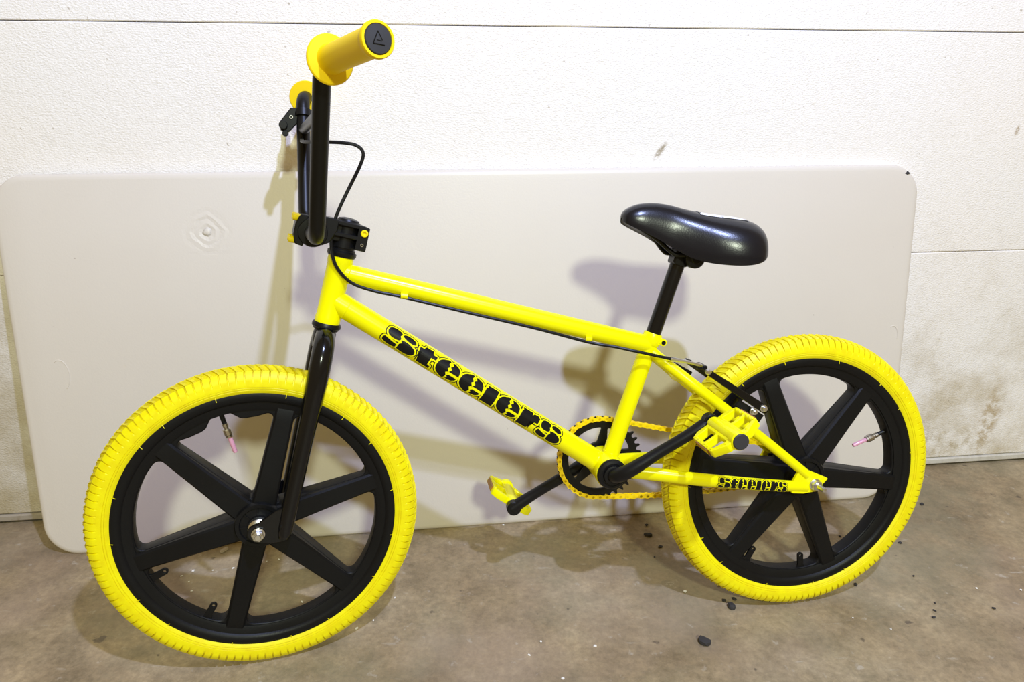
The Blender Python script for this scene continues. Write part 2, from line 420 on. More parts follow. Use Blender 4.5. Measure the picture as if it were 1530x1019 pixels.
k = MB(); k.lathe([(.0, .0), (.0036, 0), (.0036, .0014), (.0018, .0014), (.0016, .0004), (0, .0004)], ST1 + V(.014, -.0148, -.0105), (0, -1, 0), 16); k.build('clamp_bolt', M['satin'], frame)
for s in (-1, 1):
    st = MB(); st.tube([V(-.276, s*.009, .485), V(-.255, s*.020, .4665), V(-.215, s*.041, .4335), V(-.17, s*.050, .397), V(-.10, s*.0545, .3395), V(-.014, s*.058, .2675)], [.0095, .0095, .0092, .0088, .0085, .0078], 20, smooth=5)
    st.build('seat_stay', M['paint'], frame)
    cs = MB(); cs.tube([V(-.350, s*.020, .2885), V(-.315, s*.030, .286), V(-.27, s*.041, .281), V(-.234, s*.049, .2765), V(-.177, s*.053, .2675), V(-.09, s*.056, .2545), V(-.012, s*.058, .2455)], [.0105, .0112, .0112, .0112, .0112, .0105, .0092], 20, smooth=5, side=(0, 1, 0), flat=0.72)
    cs.build('chain_stay', M['paint'], frame)
    d = MB(); d.prism(fillet([(-.045, .249), (-.030, .277), (-.014, .2765), (.0245, .2585), (.016, .250), (.006, .237), (-.02, .2345), (-.042, .237)], [.004, .004, .006, .002, .004, .006, .004, .004], 4), V(0, s*.058, 0), (1,0,0), (0,0,1), (0,1,0), -.0032, .0032, .0008)
    d.build('dropout', M['paint'], frame)
br = MB(); br.tube([V(-.226, -.036, .4425), V(-.232, 0, .438), V(-.226, .036, .4425)], .006, 14, smooth=4); br.build('stay_bridge', M['paint'], frame)
for x in (-.680, -.3865):                # cable clips under the top tube
    z = .6378 + (x + .782) * (.497 - .6378) / (.502)
    c = MB(); c.tube([V(x - .0052, -.0135, z - .0115), V(x + .0052, -.0135, z - .013)], .0048, 12); c.build('cable_clip', M['paint'], frame)

# --- lettering decals: fat stencil letters in an outlined border
def smoothpoly(pts, k=5):
    P = np.array(pts, float); n = len(P); out = []
    for i in range(n):
        p0, p1, p2, p3 = P[i-1], P[i], P[(i+1) % n], P[(i+2) % n]
        for j in range(k):
            t = j/k; out.append(0.5*((2*p1)+(p2-p0)*t+(2*p0-5*p1+4*p2-p3)*t*t+(3*p1-p0-3*p2+p3)*t**3))
    return np.array(out)
GL = {}
GL['S'] = (2.05, [smoothpoly([(.10,.70),(.16,.90),(.42,1.0),(.78,.97),(.92,.86),(.86,.74),(.96,.62),(.88,.50),(.55,.47),(.25,.52)]),
                  smoothpoly([(1.04,.92),(1.30,.99),(1.72,.92),(1.84,.74),(1.60,.68),(1.28,.72),(1.02,.80)]),
                  smoothpoly([(.02,.24),(.10,.08),(.50,.0),(.86,.04),(.80,.14),(.92,.24),(.60,.28),(.26,.34),(.10,.36)]),
                  smoothpoly([(1.0,.58),(1.08,.46),(.98,.34),(1.08,.20),(.98,.06),(1.30,.0),(1.74,.05),(1.98,.24),(1.92,.45),(1.60,.58),(1.28,.62)])])
GL['t'] = (1.22, [np.array([(.22,.0),(1.02,.0),(1.02,.16),(.84,.20),(.84,.60),(1.16,.60),(1.16,.80),(.88,.80),(.84,1.0),(.36,1.0),(.26,.84),(.02,.82),(.05,.64),(.22,.64)])])
GL['e'] = (1.55, [np.vstack([smoothpoly([(.74,.99),(.40,.96),(.12,.78),(.03,.50),(.12,.22),(.40,.04),(.74,.01)], 5)[:31], [(.74,.01),(.68,.14),(.80,.22),(.68,.36),(.82,.46),(.70,.60),(.80,.70),(.68,.84)]]),
                  np.vstack([[(.86,.46),(.96,.60),(.84,.72),(.96,.84),(.86,.98)], smoothpoly([(.90,.99),(1.20,.95),(1.42,.78),(1.48,.52),(1.46,.46)], 4)[:17]]),
                  np.vstack([[(.82,.02),(.94,.14),(.84,.22),(.94,.32)], [(1.44,.32),(1.40,.20),(1.24,.08),(1.02,.02)]])])
GL['l'] = (.92, [np.array([(.06,.0),(.84,.0),(.84,1.0),(.10,1.0),(.16,.86),(.06,.80)])])
GL['r'] = (1.32, [np.array([(.05,.0),(.74,.0),(.74,.50),(.86,.66),(1.02,.66),(1.02,.54),(1.24,.54),(1.26,.86),(1.10,.98),(.84,.96),(.74,.84),(.72,1.0),(.05,1.0),(.12,.84),(.05,.80)])])
GL['s'] = (1.62, [p * V(.78, 1) for p in GL['S'][1]])
WORD = [ch for ch in 'Steelers']
def decal(length, height, wrap, parent, name, label, cuts, gap=.10, line=.05):
    """three stacked layers (outer line, border, letters); wrap(u, v, lift) -> local point"""
    polys = []; x = 0
    for ch in WORD:
        w, ps = GL[ch]; polys += [p + V(x, 0) for p in ps]; x += w + .02
    su = length / x
    def layer(grow):
        mb = []
        for p in polys:
            mb.append(p)
            if grow:
                # border: quads along each edge and octagons at the corners
                q = p * V(su/height, 1)      # work in isotropic units
                for a, b in zip(q, np.roll(q, -1, 0)):
                    d = b - a
                    if np.linalg.norm(d) < 1e-6: continue
                    nn = V(-d[1], d[0]) / np.linalg.norm(d) * grow
                    mb.append(np.array([a + nn, a - nn, b - nn, b + nn]) / V(su/height, 1))
                    mb.append(np.array([a + grow*V(math.cos(k*PI/4), math.sin(k*PI/4)) for k in range(8)]) / V(su/height, 1))
        return mb
    o = None
    for grow, mat, lift, nm in ((gap + line, 'ink', .00025, name), (gap, 'paint', .00045, 'decal_border'), (0, 'ink', .00065, 'decal_letters')):
        bm = bmesh.new()
        for p in layer(grow):
            vs = [bm.verts.new((q[0]*su, (q[1]-.5)*height, 0)) for q in p]
            try: bm.faces.new(vs)
            except ValueError: pass
        bmesh.ops.triangulate(bm, faces=bm.faces)
        H = height*(.5 + gap + line)
        for vv in np.linspace(-H, H, cuts):
            bmesh.ops.bisect_plane(bm, geom=bm.verts[:] + bm.edges[:] + bm.faces[:], plane_co=(0, vv, 0), plane_no=(0, 1, 0), dist=1e-6)
        for v in bm.verts: v.co = Vector(wrap(v.co.x, v.co.y, lift))
        me = bpy.data.meshes.new(nm); bm.to_mesh(me); bm.free()
        ob = obj(nm, me, M[mat], parent, label if o is None else None, smooth=False)
        me.polygons.foreach_set('use_smooth', [False]*len(me.polygons))
        o = o or ob
up_dt = V(-dt[2], 0, dt[0]); up_dt = up_dt if up_dt[2] > 0 else -up_dt
def wrap_dt(u, v, lift):
    R = .01825 + lift; a = v / .01825 + 0.10
    return DT0 + dt*(T0 + u) + R*(math.sin(a)*up_dt + math.cos(a)*V(0, -1, 0))
T0 = (-.7135 - DT0[0]) / dt[0]
decal(.340, .0295, wrap_dt, frame, 'lettering_decal', 'black outlined stencil lettering along the down tube', 15, gap=.085, line=.055)
CS0, CS1 = V(-.177, -.053, .2675), V(-.050, -.0568, .2492)
csd = unit(CS1 - CS0); csu = unit(np.cross(csd, (0, 1, 0))); csu = csu if csu[2] > 0 else -csu
def wrap_cs(u, v, lift):
    r = .0108 - .0006*u/.12; a = max(-1.35, min(1.35, v / r))
    p = CS0 + csd*(u + .002)
    return p + csu*(r*math.sin(a) + lift*math.sin(a)) + V(0, -1, 0)*((.72*r)*math.cos(a) + lift + .0004)
decal(.124, .0185, wrap_cs, frame, 'stay_decal', 'small black lettering on the chain stay', 11, gap=.07, line=.05)

# --- headset, fork
for o, sgn, nm in ((HT, 1, 'headset_cup'), (HB, -1, 'headset_cup')):
    h = MB(); h.lathe([(.0165, -.001), (.0205, -.001), (.0222, .002), (.0222, .006), (.0195, .0085), (.0195, .010), (.0165, .0125)], o, SA*sgn, 36); h.build(nm, M['satin'], bike)
fk = MB()
fk.lathe([(.0155, 0), (.0175, .006), (.0172, .020), (.0150, .030)], HB - SA*.010, -SA, 30)
fork = fk.xf(STEER).build('fork', M['black'], bike)
def leg_pt(z, y): return V(HB[0] - .0285/.1027*(HB[2] - z), y, z)
for s in (-1, 1):
    l = MB(); l.tube([leg_pt(.5415, s*.004), leg_pt(.5405, s*.018), leg_pt(.531, s*.036), leg_pt(.512, s*.0485), leg_pt(.484, s*.0535), leg_pt(.423, s*.0545), leg_pt(.33, s*.0555), leg_pt(.252, s*.056), leg_pt(.236, s*.056)],
               [.0135, .0148, .0160, .0163, .0158, .0142, .0126, .0116, .0085], 24, smooth=5)
    l.xf(STEER).build('fork_leg', M['black'], fork)
    d = MB(); d.prism(fillet([(-.873, .290), (-.884, .232), (-.905, .231), (-.930, .2345), (-.9425, .245), (-.9395, .261), (-.925, .2660), (-.898, .283)], [.002, .008, .008, .012, .010, .010, .008, .01], 4), V(0, s*.0575, 0), (1,0,0), (0,0,1), (0,1,0), -.003, .003, .0008)
    d.xf(STEER).build('fork_dropout', M['black'], fork)

# --- stem
sm = MB()
SC = HT + SA*.033                                     # middle of the steerer clamp
CLP = V(-.8135, 0, .6995)                              # bar clamp centre
sm.lathe([(.0175, -.021), (.0188, -.0195), (.0188, .0195), (.0175, .021)], SC, SA, 36)
sm.prism(fillet([(-.004, -.012), (.022, -.012), (.030, -.019), (.049, -.020), (.049, .017), (.040, .020), (-.004, .020)], [0, .004, .004, .004, .004, .004, 0], 3), SC, FWD, SA, (0, 1, 0), -.0160, .0160, .0015)
sm.prism(fillet([(.016, .004), (.024, -.016), (.034, -.0225), (.052, -.0225), (.052, .017), (.040, .0205), (.016, .0205)], [.003, .004, .004, .004, .004, .004, .003], 3), SC, FWD, SA, (0, 1, 0), -.0245, .0245, .0015)
for e_ in (-.0005, .0165): sm.box(SC - FWD*.002 + SA*e_, .022, .0235, .0030, .001, FWD, (0,1,0), SA)
sm.lathe([(.0120, -.027), (.0205, -.0265), (.0215, -.0245), (.0215, .0245), (.0205, .0265), (.0120, .027)], CLP, (0, 1, 0), 36)
for s in (-1, 1): sm.box(SC - FWD*.0225 + V(0, s*.0145, 0), .008, .0095, .0185, .0012, FWD, (0,1,0), SA)
sm.lathe([(.0, .0055), (.008, .005), (.0155, .0028), (.0168, 0)], SC + SA*.021, SA, 30)
sm.xf(BARS); stem = sm.build('stem', M['satin'], bike)
fp = MB(); fp.prism(fillet([(.010, -.0235), (.0225, -.0215), (.0265, -.008), (.0265, .008), (.0225, .0215), (.010, .0235)], [.002, .004, .006, .006, .004, .002], 3), CLP, FWD, SA, (0,1,0), -.0225, .0225, .0015)
fp.xf(BARS).build('faceplate', M['satin'], stem)
def capbolt(p, d, r=.0050, h=.006):
    b = MB(); b.lathe([(r*.92, 0), (r, .0006), (r, h-.0008), (r*.85, h), (r*.48, h), (r*.45, h-.0025), (0, h-.0025)], p, d, 18); return b
for s in (-1, 1):
    for e in (-1, 1): capbolt(CLP + FWD*.0215 + SA*e*.0165 + V(0, s*.0155, 0), FWD, .0052, .010).xf(BARS).build('bolt', M['bolt'], stem)
capbolt(SC - FWD*.0235 + SA*.009 + V(0, -.0235, 0), (0, -1, 0), .0056, .0035).xf(BARS).build('bolt', M['bolt'], stem)
k = capbolt(SC - FWD*.0235 - SA*.009 + V(0, -.0235, 0), (0, -1, 0), .0026, .0012).xf(BARS).build('bolt', M['steel'], stem)
sp = MB(); sp.lathe([(.0165, -.0005), (.0182, 0), (.0182, .0035), (.0165, .004)], HT + SA*.0112, SA, 30); sp.xf(BARS).build('headset_spacer', M['black'], bike)

# --- handlebar, crossbar, grips
def arc(p0, p1, p2, r, n=8):
    """rounded corner of a bent tube"""
    a = unit(V(*p0) - V(*p1)); b = unit(V(*p2) - V(*p1)); ang = math.acos(a @ b); t = r / math.tan(ang/2)
    ce = V(*p1) + unit(a + b) * r / math.sin(ang/2); s0 = V(*p1) + a*t - ce; s1 = V(*p1) + b*t - ce; w = math.acos(max(-1, min(1, unit(s0) @ unit(s1))))
    return [ce + (math.sin((1-k/n)*w)*s0 + math.sin(k/n*w)*s1)/math.sin(w) for k in range(n+1)]
hp = [V(-.8135, 0, .6995), V(-.8150, .120, .6995), V(-.7995, .2015, .911), V(-.7535, .352, .9165)]
half = arc(hp[0], hp[1], hp[2], .035) + arc(hp[1], hp[2], hp[3], .030) + [hp[3] - unit(hp[3] - hp[2])*.022]
path = [V(p[0], -p[1], p[2]) for p in half[::-1]] + half
hb = MB(); hb.tube(path, .0111, 24); hb.xf(BARS); bar = hb.build('handlebar', M['satin'], bike)
xb = MB(); c0 = hp[1] + (hp[2] - hp[1])*.74
xb.tube([V(c0[0], -c0[1], c0[2]), c0], .0079, 18); xb.xf(BARS).build('crossbar', M['satin'], bar)
gd = unit(hp[3] - hp[2])
for s in (-1, 1):
    m3 = V(1, s, 1); g0 = (hp[2] + gd*.0215)*m3; d = gd*m3
    g = MB(); g.lathe([(.0112, 0), (.0272, .0002), (.0285, .0016), (.0285, .0032), (.0272, .0046), (.0175, .0060), (.0165, .009), (.0162, .050), (.0162, .112), (.0165, .118), (.0182, .121), (.0190, .124), (.0190, .1275), (.0182, .1290), (.0155, .1290), (.0150, .1270), (.0, .1268)], g0, d, 40)
    gr = g.xf(BARS).build('grip', M['grip'], bike)
    c = MB(); c.lathe([(.0149, 0), (.0149, .0022), (.0140, .0034), (.0, .0042)], g0 + d*.1262, d, 32); ec = c.xf(BARS).build('end_cap', M['cap'], gr, 'dark rubber bar end plug')
    if s < 0:                               # raised triangular mark on the plug
        e1 = unit(np.cross(d, (0, 0, 1))); e2 = np.cross(e1, d); o3 = g0 + d*.1302
        k = MB(); tri = [(-.006, -.0055), (.0065, -.0045), (.0005, .0075)]
        for a, b in ((0, 1), (1, 2), (2, 0)):
            A, B = tri[a], tri[b]; 
            if (a, b) == (2, 0): B = (A[0]*.35 + B[0]*.65, A[1]*.35 + B[1]*.65)
            k.tube([o3 + e1*A[0] + e2*A[1], o3 + e1*B[0] + e2*B[1]], .0006, 6)
        k.tube([o3 + e1*-.003 + e2*-.002, o3 + e1*.0025 + e2*-.0012], .0005, 6)
        k.xf(BARS); gm = k.build('plug_mark', M['satin'], gr)

# --- brake lever on the far side and its cable
bl = MB(); p0 = hp[1] + (hp[2] - hp[1])*.86
bl.lathe([(.0112, -.006), (.0150, -.006), (.0150, .006), (.0112, .006)], p0, hp[2] - hp[1], 24)
bl.prism(fillet([(.004, -.014), (.016, -.034), (.030, -.036), (.034, -.022), (.022, .004), (.006, .010)], [.003]*6, 3), p0, FWD, SA, (0, 1, 0), -.007, .009, .0015)
bl.cyl(p0 + FWD*.028 - V(0, .013, 0) - SA*.026, p0 + FWD*.028 + V(0, .004, 0) - SA*.026, .0070, 16, .001)
bl.cyl(p0 + FWD*.022 - V(0, .012, 0) - SA*.038, p0 + FWD*.022 + V(0, .004, 0) - SA*.038, .0052, 14, .001)
bl.xf(BARS); lever = bl.build('brake_lever', M['satin'], bike)
k = MB(); k.tube([p0 + FWD*.024 + SA*-.024 + V(0, .006, 0), p0 + FWD*.024 + SA*-.026 + V(0, .030, 0), p0 + FWD*.020 + SA*-.024 + V(0, .07, 0), p0 + FWD*.018 + SA*-.018 + V(0, .12, 0), p0 + FWD*.022 + SA*-.020 + V(0, .145, 0)], [.005, .0055, .005, .0045, .004], 12, smooth=5, flat=.6)
k.xf(BARS).build('lever_blade', M['satin'], lever)
k = capbolt(p0 + FWD*.018 - SA*.010 + V(0, -.0065, .0), (0, -1, 0), .0035, .002).xf(BARS); k.build('bolt', M['steel'], lever)
cab = [(-.838, .165, .851), (-.832, .110, .843), (-.820, .040, .834), (-.779, -.02, .828), (-.755, -.02, .8265), (-.738, -.02, .8225), (-.7295, -.02, .812), (-.735, -.02, .794), (-.755, -.021, .758), (-.768, -.022, .734), (-.777, -.0225, .714), (-.7835, -.0235, .690), (-.7835, -.0240, .665), (-.777, -.0235, .643), (-.758, -.0205, .6205), (-.724, -.0165, .606), (-.680, -.0145, .5945), (-.582, -.0145, .5665), (-.475, -.0145, .5365), (-.3865, -.0150, .5090), (-.345, -.025, .5010), (-.312, -.034, .4935), (-.2545, -.036, .4785)]
cb = MB(); cb.tube([V(*p) for p in cab], .0026, 10, smooth=6); cable = cb.build('brake_cable', M['satin'], bike)
nd = MB(); nd.tube([V(-.2545, -.036, .4785), V(-.246, -.036, .4765), V(-.219, -.036, .4700), V(-.201, -.033, .4640), V(-.193, -.018, .4580)], [.0034, .0034, .0028, .0028, .0028], 12, smooth=5); nd.build('cable_noodle', M['steel'], cable)

# --- rear linkage brake
for s in (-1, 1):
    piv = V(-.100, s*.056, .391); top = V(-.192, s*.040, .4545)
    ad = unit(top - piv); aw = unit(np.cross(ad, (0, 1, 0)))
    a = MB(); a.prism(fillet([(-.010, -.0075), (.035, -.0065), (.112, -.0048), (.118, 0), (.112, .0048), (.035, .0065), (-.010, .0075)], [.005, 0, .003, .002, .003, 0, .005], 4), piv, ad, aw, unit(np.cross(ad, aw)), -.0035, .0035, .001)
    arm = a.build('brake_arm', M['black'], bike)
    k = MB(); k.box(piv + ad*.012 - aw*(-.016 if aw[2] < 0 else .016) + V(0, -s*.012, 0), .026, .007, .008, .002, ad, aw, unit(np.cross(ad, aw)))
    k.build('brake_pad', M['satin'], arm)
    yo = V(0, s, 0)
    k = MB(); k.lathe([(.0062, 0), (.0062, .002), (.0046, .0022), (.0046, .0065), (.0034, .0078), (0, .0080)], piv + yo*.003, yo, 18); k.build('pivot_bolt', M['steel'], arm)
    k = MB(); k.lathe([(.0064, 0), (.0064, .002), (.0048, .0022), (.0048, .0075), (.0028, .0080), (.0028, .0115), (0, .0116)], piv + ad*.020 + V(.000, s*.002, -.016), yo, 18); k.build('pad_bolt', M['steel'], arm)
    k = MB(); k.lathe([(.0045, 0), (.0048, .002), (.0048, .006), (.003, .008), (0, .008)], top + yo*.002, yo, 16); k.build('clamp_bolt', M['steel'], arm)
lk = MB(); lk.box(V(-.195, -.014, .4585), .008, .016, .0030, .001); lk.tube([V(-.1935, -.040, .456), V(-.1935, .046, .458)], .0014, 8)
lk.build('cable_link', M['satin'], bike)
k = MB(); k.box(V(-.214, .012, .449), .018, .004, .0035, .001, unit(V(.85, 0, -.5)), (0,1,0), unit(V(.5, 0, .85))); k.cyl(V(-.226, .004, .4555), V(-.226, .020, .4555), .0045, 14, .001); k.build('cable_anchor', M['satin'], bike)

# --- wheels: six-spoke moulded wheels
def tyre_mesh(flip):
    NB = 124; r0 = .2255; rt = .0245
    ss = [0.0, 0.13, 0.18, 0.50, 0.60, 0.95]
    ph = np.radians(np.concatenate([[-124.8, -118, -114, -110, -108, -106, -101, -99.5, -98, -94, -88, -82], [-75, -68, -58, -48, -40, -34, -26, -16, -7, 0, 7, 16, 26, 34, 40, 48, 58, 68, 75], [82, 88, 94, 98, 99.5, 101, 106, 108, 110, 114, 118, 124.8]]))
    m = len(ph); N = NB * len(ss); vs = np.zeros((N, m, 3)); browning = np.zeros((N, m))
    for b in range(NB):
        for i, s0 in enumerate(ss):
            k = b*len(ss) + i
            for j, p in enumerate(ph):
                ap = round(abs(math.degrees(p)), 2); h = 0.0; sh = 0.0
                if ap <= 76:
                    h = 0.0012 if ap < 70 else 0.0006
                    if s0 in (0.0, 0.13): h = -0.0016 if ap < 71 else -0.0004
                    if ap < 37 and s0 in (0.50, 0.60): h = -0.0010
                    if 33 < ap < 35: h -= 0.0008
                    sh = (0.9 * max(0, 38 - ap) / 38) * (1 if p > 0 else 1)
                elif ap in (99.5, 108): h = -0.0007
                browning[k, j] = (0.75 if s0 in (0.0, 0.13) and ap < 66 else (0.6 if h < 0 and ap < 37 else (0.28 if ap < 36 else (0.5 if ap in (99.5, 108) else 0.0))))  # browner in tread grooves and sidewall lines, weaker across the tread centre
                a = 2*PI*(b + s0 + sh)/NB * flip
                R = r0 + (rt + h)*math.cos(p); vs[k, j] = (R*math.cos(a), (rt + h)*math.sin(p), R*math.sin(a))
    fs = []
    for k in range(N):
        k2 = (k+1) % N
        for j in range(m-1): fs.append((k*m+j, k*m+j+1, k2*m+j+1, k2*m+j))
    mb = MB(); mb.add(vs.reshape(-1, 3), fs)
    # inner closing band and a few moulding whiskers at the bead
    rr = np.random.RandomState(3)
    for k in range(16):
        a = 2*PI*(k + .6*rr.rand())/16; e = V(math.cos(a), 0, math.sin(a))
        p = e*.2120 + V(0, -.0204, 0); mb.tube([p + e*.003, p + V(0, -.0015, 0), p - e*.0045 + V(0, -.0035, 0)], .0005, 5)
    return mb, browning.ravel()
def wheel_mesh(phase, valve_ang, tab_ang):
    mb = MB()
    # rim ring
    mb.lathe([(.2125, -.0202), (.2080, -.0216), (.2030, -.0214), (.1985, -.0196), (.1965, -.0172), (.1880, -.0158), (.1835, -.0140), (.1835, .0140), (.1880, .0158), (.1965, .0172), (.1985, .0196), (.2030, .0214), (.2080, .0216), (.2125, .0202), (.2095, .012), (.2075, 0), (.2095, -.012)], V(0,0,0), (0,1,0), 120, closed=True)
    # web with six rounded windows
    holes = []
    w_in, w_out = .0185, .0150
    for k in range(6):
        t1 = math.radians(phase + 60*k); t2 = t1 + PI/3; mid = (t1+t2)/2
        d1 = V(math.cos(t1), math.sin(t1)); n1 = V(-d1[1], d1[0]); d2 = V(math.cos(t2), math.sin(t2)); n2 = V(d2[1], -d2[0])
        RW = .1815
        def side(d, nn, r): 
            w = w_in + (w_out - w_in)*(r - .03)/(RW - .03); return d*r + nn*w
        # inner corner: where the two spoke sides meet
        lo, hi = .03, .12
        for _ in range(40):
            r = (lo+hi)/2; p = side(d1, n1, r); a = math.atan2(p[1], p[0]); a = (a - t1) % (2*PI)
            if a > PI/6: lo = r
            else: hi = r
        pin = side(d1, n1, hi + .004); pin2 = side(d2, n2, hi + .004)
        rc = math.sqrt(RW**2 - w_out**2); q1 = side(d1, n1, rc); q2 = side(d2, n2, rc)
        a1 = math.atan2(q1[1], q1[0]); a2 = a1 + ((math.atan2(q2[1], q2[0]) - a1) % (2*PI))
        isv = abs((math.degrees(mid) - valve_ang + 180) % 360 - 180) < 20
        arcp = []; 
        for j in range(1, 30):
            a = a1 + (a2-a1)*j/30; dl = abs(math.degrees(a - mid)); R = RW
            if isv:
                R = np.interp(dl, [0, 2.5, 5, 8.5, 11, 17, 23], [.1890, .1880, .1815, .1720, .1700, .1720, .1800])
            arcp.append(R*V(math.cos(a), math.sin(a)))
        pts = [pin, q1] + arcp + [q2, pin2]; rad = [.005, .016] + [0]*29 + [.016, .005]
        # trim arc points swallowed by the corner fillets
        keep = [0, 1] + [2 + j for j in range(29) if 4 <= j <= 24] + [31, 32]
        holes.append(fillet([pts[i] for i in keep], [rad[i] for i in keep], 6))
    outer = [(.190*math.cos(a), .190*math.sin(a)) for a in np.arange(120)*2*PI/120]
    w = plate_with_holes(outer, holes, .0125, .0025); mb.add(w.v, w.f)
    # spoke beams
    for k in range(6):
        t = math.radians(phase + 60*k); d = V(math.cos(t), 0, math.sin(t)); nn = V(-math.sin(t), 0, math.cos(t)); y = V(0, 1, 0)
        st = [(.024, .0185, .0255), (.05, .0178, .0245), (.11, .0160, .0205), (.168, .0145, .0172), (.186, .0150, .0162), (.1985, .0160, .0120)]
        vs = []; fs = []
        for r, hw, hy in st:
            b = .003
            for x, yy in ((-hw, -hy+b), (-hw+b, -hy), (hw-b, -hy), (hw, -hy+b), (hw, hy-b), (hw-b, hy), (-hw+b, hy), (-hw, hy-b)): vs.append(d*r + nn*x + y*yy)
        for i in range(len(st)-1):
            for j in range(8): fs.append((i*8+j, i*8+(j+1) % 8, (i+1)*8+(j+1) % 8, (i+1)*8+j))
        fs += [tuple(range(8)), tuple((len(st)-1)*8 + j for j in range(8))]
        mb.add(vs, fs)
    # hub shell with a rim of small recesses
    mb.lathe([(.0, -.034), (.0165, -.034), (.0175, -.031), (.0285, -.030), (.0300, -.0325), (.0355, -.0325), (.0370, -.030), (.0375, -.012), (.0375, .012), (.0370, .030), (.0355, .0325), (.0300, .0325), (.0285, .030), (.0175, .031), (.0165, .034), (0, .034)], V(0,0,0), (0,1,0), 48)
    for k in range(8):
        a = k*PI/4; e = V(math.cos(a), 0, math.sin(a)); mb.box(e*.023 + V(0, -.0305, 0), .006, .0012, .0014, 0, e, np.cross((0,1,0), e), (0,1,0))
    # two lugs with eyes inside the rim
    for s in (-1, 1):
        a = math.radians(tab_ang + s*17.5); e = V(math.cos(a), math.sin(a)); n = V(-e[1], e[0])
        n = n*(-1)
        lug = fillet([e*.186 - n*.010, e*.178 - n*.0055, e*.157 - n*.0055, e*.1535, e*.157 + n*.0055, e*.178 + n*.0055, e*.186 + n*.010], [0, .006, .005, .004, .005, .006, 0], 5)
        hole = np.array([e*.1600 + .0024*V(math.cos(b), math.sin(b)) for b in np.arange(12)*PI/6])
        w = plate_with_holes(lug, [hole], .0022, .0006, 1); w.v = [(x, y - .008, z) for x, y, z in w.v]; mb.add(w.v, w.f)
    return mb
def wheel(name, label, c, phase, valve_ang, tab_ang, fn, flip, front):
    put = lambda mb: mb.xf(lambda P: fn(P + c))
    w = put(wheel_mesh(phase, valve_ang, tab_ang)).build(name, M['plastic'], bike, label, angle=30)
    tm, browning = tyre_mesh(flip)
    ty = put(tm).build('tyre', M['tyre'], w, 'yellow tyre with ribbed block tread', angle=32)
    at = ty.data.attributes.new('tyre_browning', 'FLOAT', 'POINT'); full = np.zeros(len(ty.data.vertices), dtype=np.float32); full[:len(browning)] = browning; at.data.foreach_set('value', full)
    a = math.radians(valve_ang); e = V(math.cos(a), 0, math.sin(a))
    k = MB(); k.lathe([(.0052, 0), (.0052, .006), (.0038, .010), (.0036, .026), (.0030, .027)], e*.191, -e, 16); put(k).build('valve_stem', M['satin'], w)
    k = MB(); k.lathe([(.0030, 0), (.0046, .0004), (.0046, .005), (.0036, .0056), (.0036, .009), (.0062, .0096), (.0066, .011), (.0066, .019), (.0058, .020), (.0058, .023), (.0045, .0235)], e*.1665, -e, 10)
    put(k).build('valve_adapter', M['nickel'], w, 'knurled metal valve adapter', angle=20)
    k = MB(); k.lathe([(.0, 0), (.0035, 0), (.0035, .025), (.0028, .027), (0, .027)], e*.1435, -e, 14); put(k).build('valve_light', M['pink'], w, 'small clear pink tube on the valve')
    for s in (-1, 1):
        y = V(0, s, 0); b = .0605 if front else .0612
        k = MB(); k.lathe([(.0160, 0), (.0160, .010), (.0125, .013), (.0080, .0135), (.0080, .020)], y*.033, y, 28); put(k).build('hub_cone', M['steel'], w)
        k = MB(); k.lathe([(.0098, 0), (.0102, .0005), (.0102, .0016), (.0095, .002)], y*b, y, 28); put(k).build('axle_washer', M['steel'], w)
        k = MB(); k.lathe([(.0090, 0), (.0094, .0008), (.0094, .0066), (.0082, .0078), (.0052, .0078)], y*(b + .002), y, 6); k.lathe([(.0064, .0), (.0064, .0090), (.0055, .0098), (.0048, .0098)], y*(b + .002), y, 20)
        put(k).build('axle_nut', M['steel'], w, angle=25)
        k = MB(); k.lathe([(.0047, 0), (.0047, .0085), (.0040, .0095), (0, .0095)] if front else [(.0047, 0), (.0047, .020), (.0036, .0245), (0, .0250)], y*(b + .004), y, 18); put(k).build('axle_end', M['steel'], w)
    return w
fw = wheel('front_wheel', 'black six spoke moulded front wheel', FA, 13.2, 103.2, -138.5, STEER, 1, True)
rw = wheel('rear_wheel', 'black six spoke moulded rear wheel', RA, 50.5, 20.5, -103.0, lambda P: P, 1, False)

# --- crank set
CA = math.radians(32.0); cd = V(math.cos(CA), 0, math.sin(CA)); CL = .178; YC = .045
def ring_pts(r, n, a0=0): return [(r*math.cos(a0 + 2*PI*k/n), r*math.sin(a0 + 2*PI*k/n)) for k in range(n)]
NT = 36; PR = .0127/(2*math.sin(PI/NT)); teeth = []
for k in range(NT):
    for da, r in ((-.42, PR - .0036), (-.24, PR - .0020), (-.12, PR + .0032), (.0, PR + .0046), (.12, PR + .0032), (.24, PR - .0020), (.42, PR - .0036)):
        a = 2*PI*(k + .5 + da)/NT; teeth.append((r*math.cos(a), r*math.sin(a)))
holes = []
for k in range(5):
    a1 = math.radians(80 + 72*k); a2 = a1 + math.radians(72); hw = .0055
    ro, ri = .0565, .0310
    o1 = a1 + hw/ro; o2 = a2 - hw/ro; i1 = a1 + hw*1.7/ri; i2 = a2 - hw*1.7/ri
    P = [V(math.cos(a), math.sin(a))*ro for a in np.linspace(o1, o2, 11)] + [V(math.cos(a), math.sin(a))*ri for a in np.linspace(i2, i1, 5)]
    holes.append(fillet(P, [.006] + [0]*9 + [.006, .006, 0, 0, 0, .006], 4))
cr = plate_with_holes(teeth, holes, .0020, .0005, 1); cr.xf(lambda P: P + BB + V(0, YC, 0))
crank_ring = cr.build('chainring', M['satin'], bike, angle=25)
ck = MB()
pa, pb = BB + cd*CL, BB - cd*CL
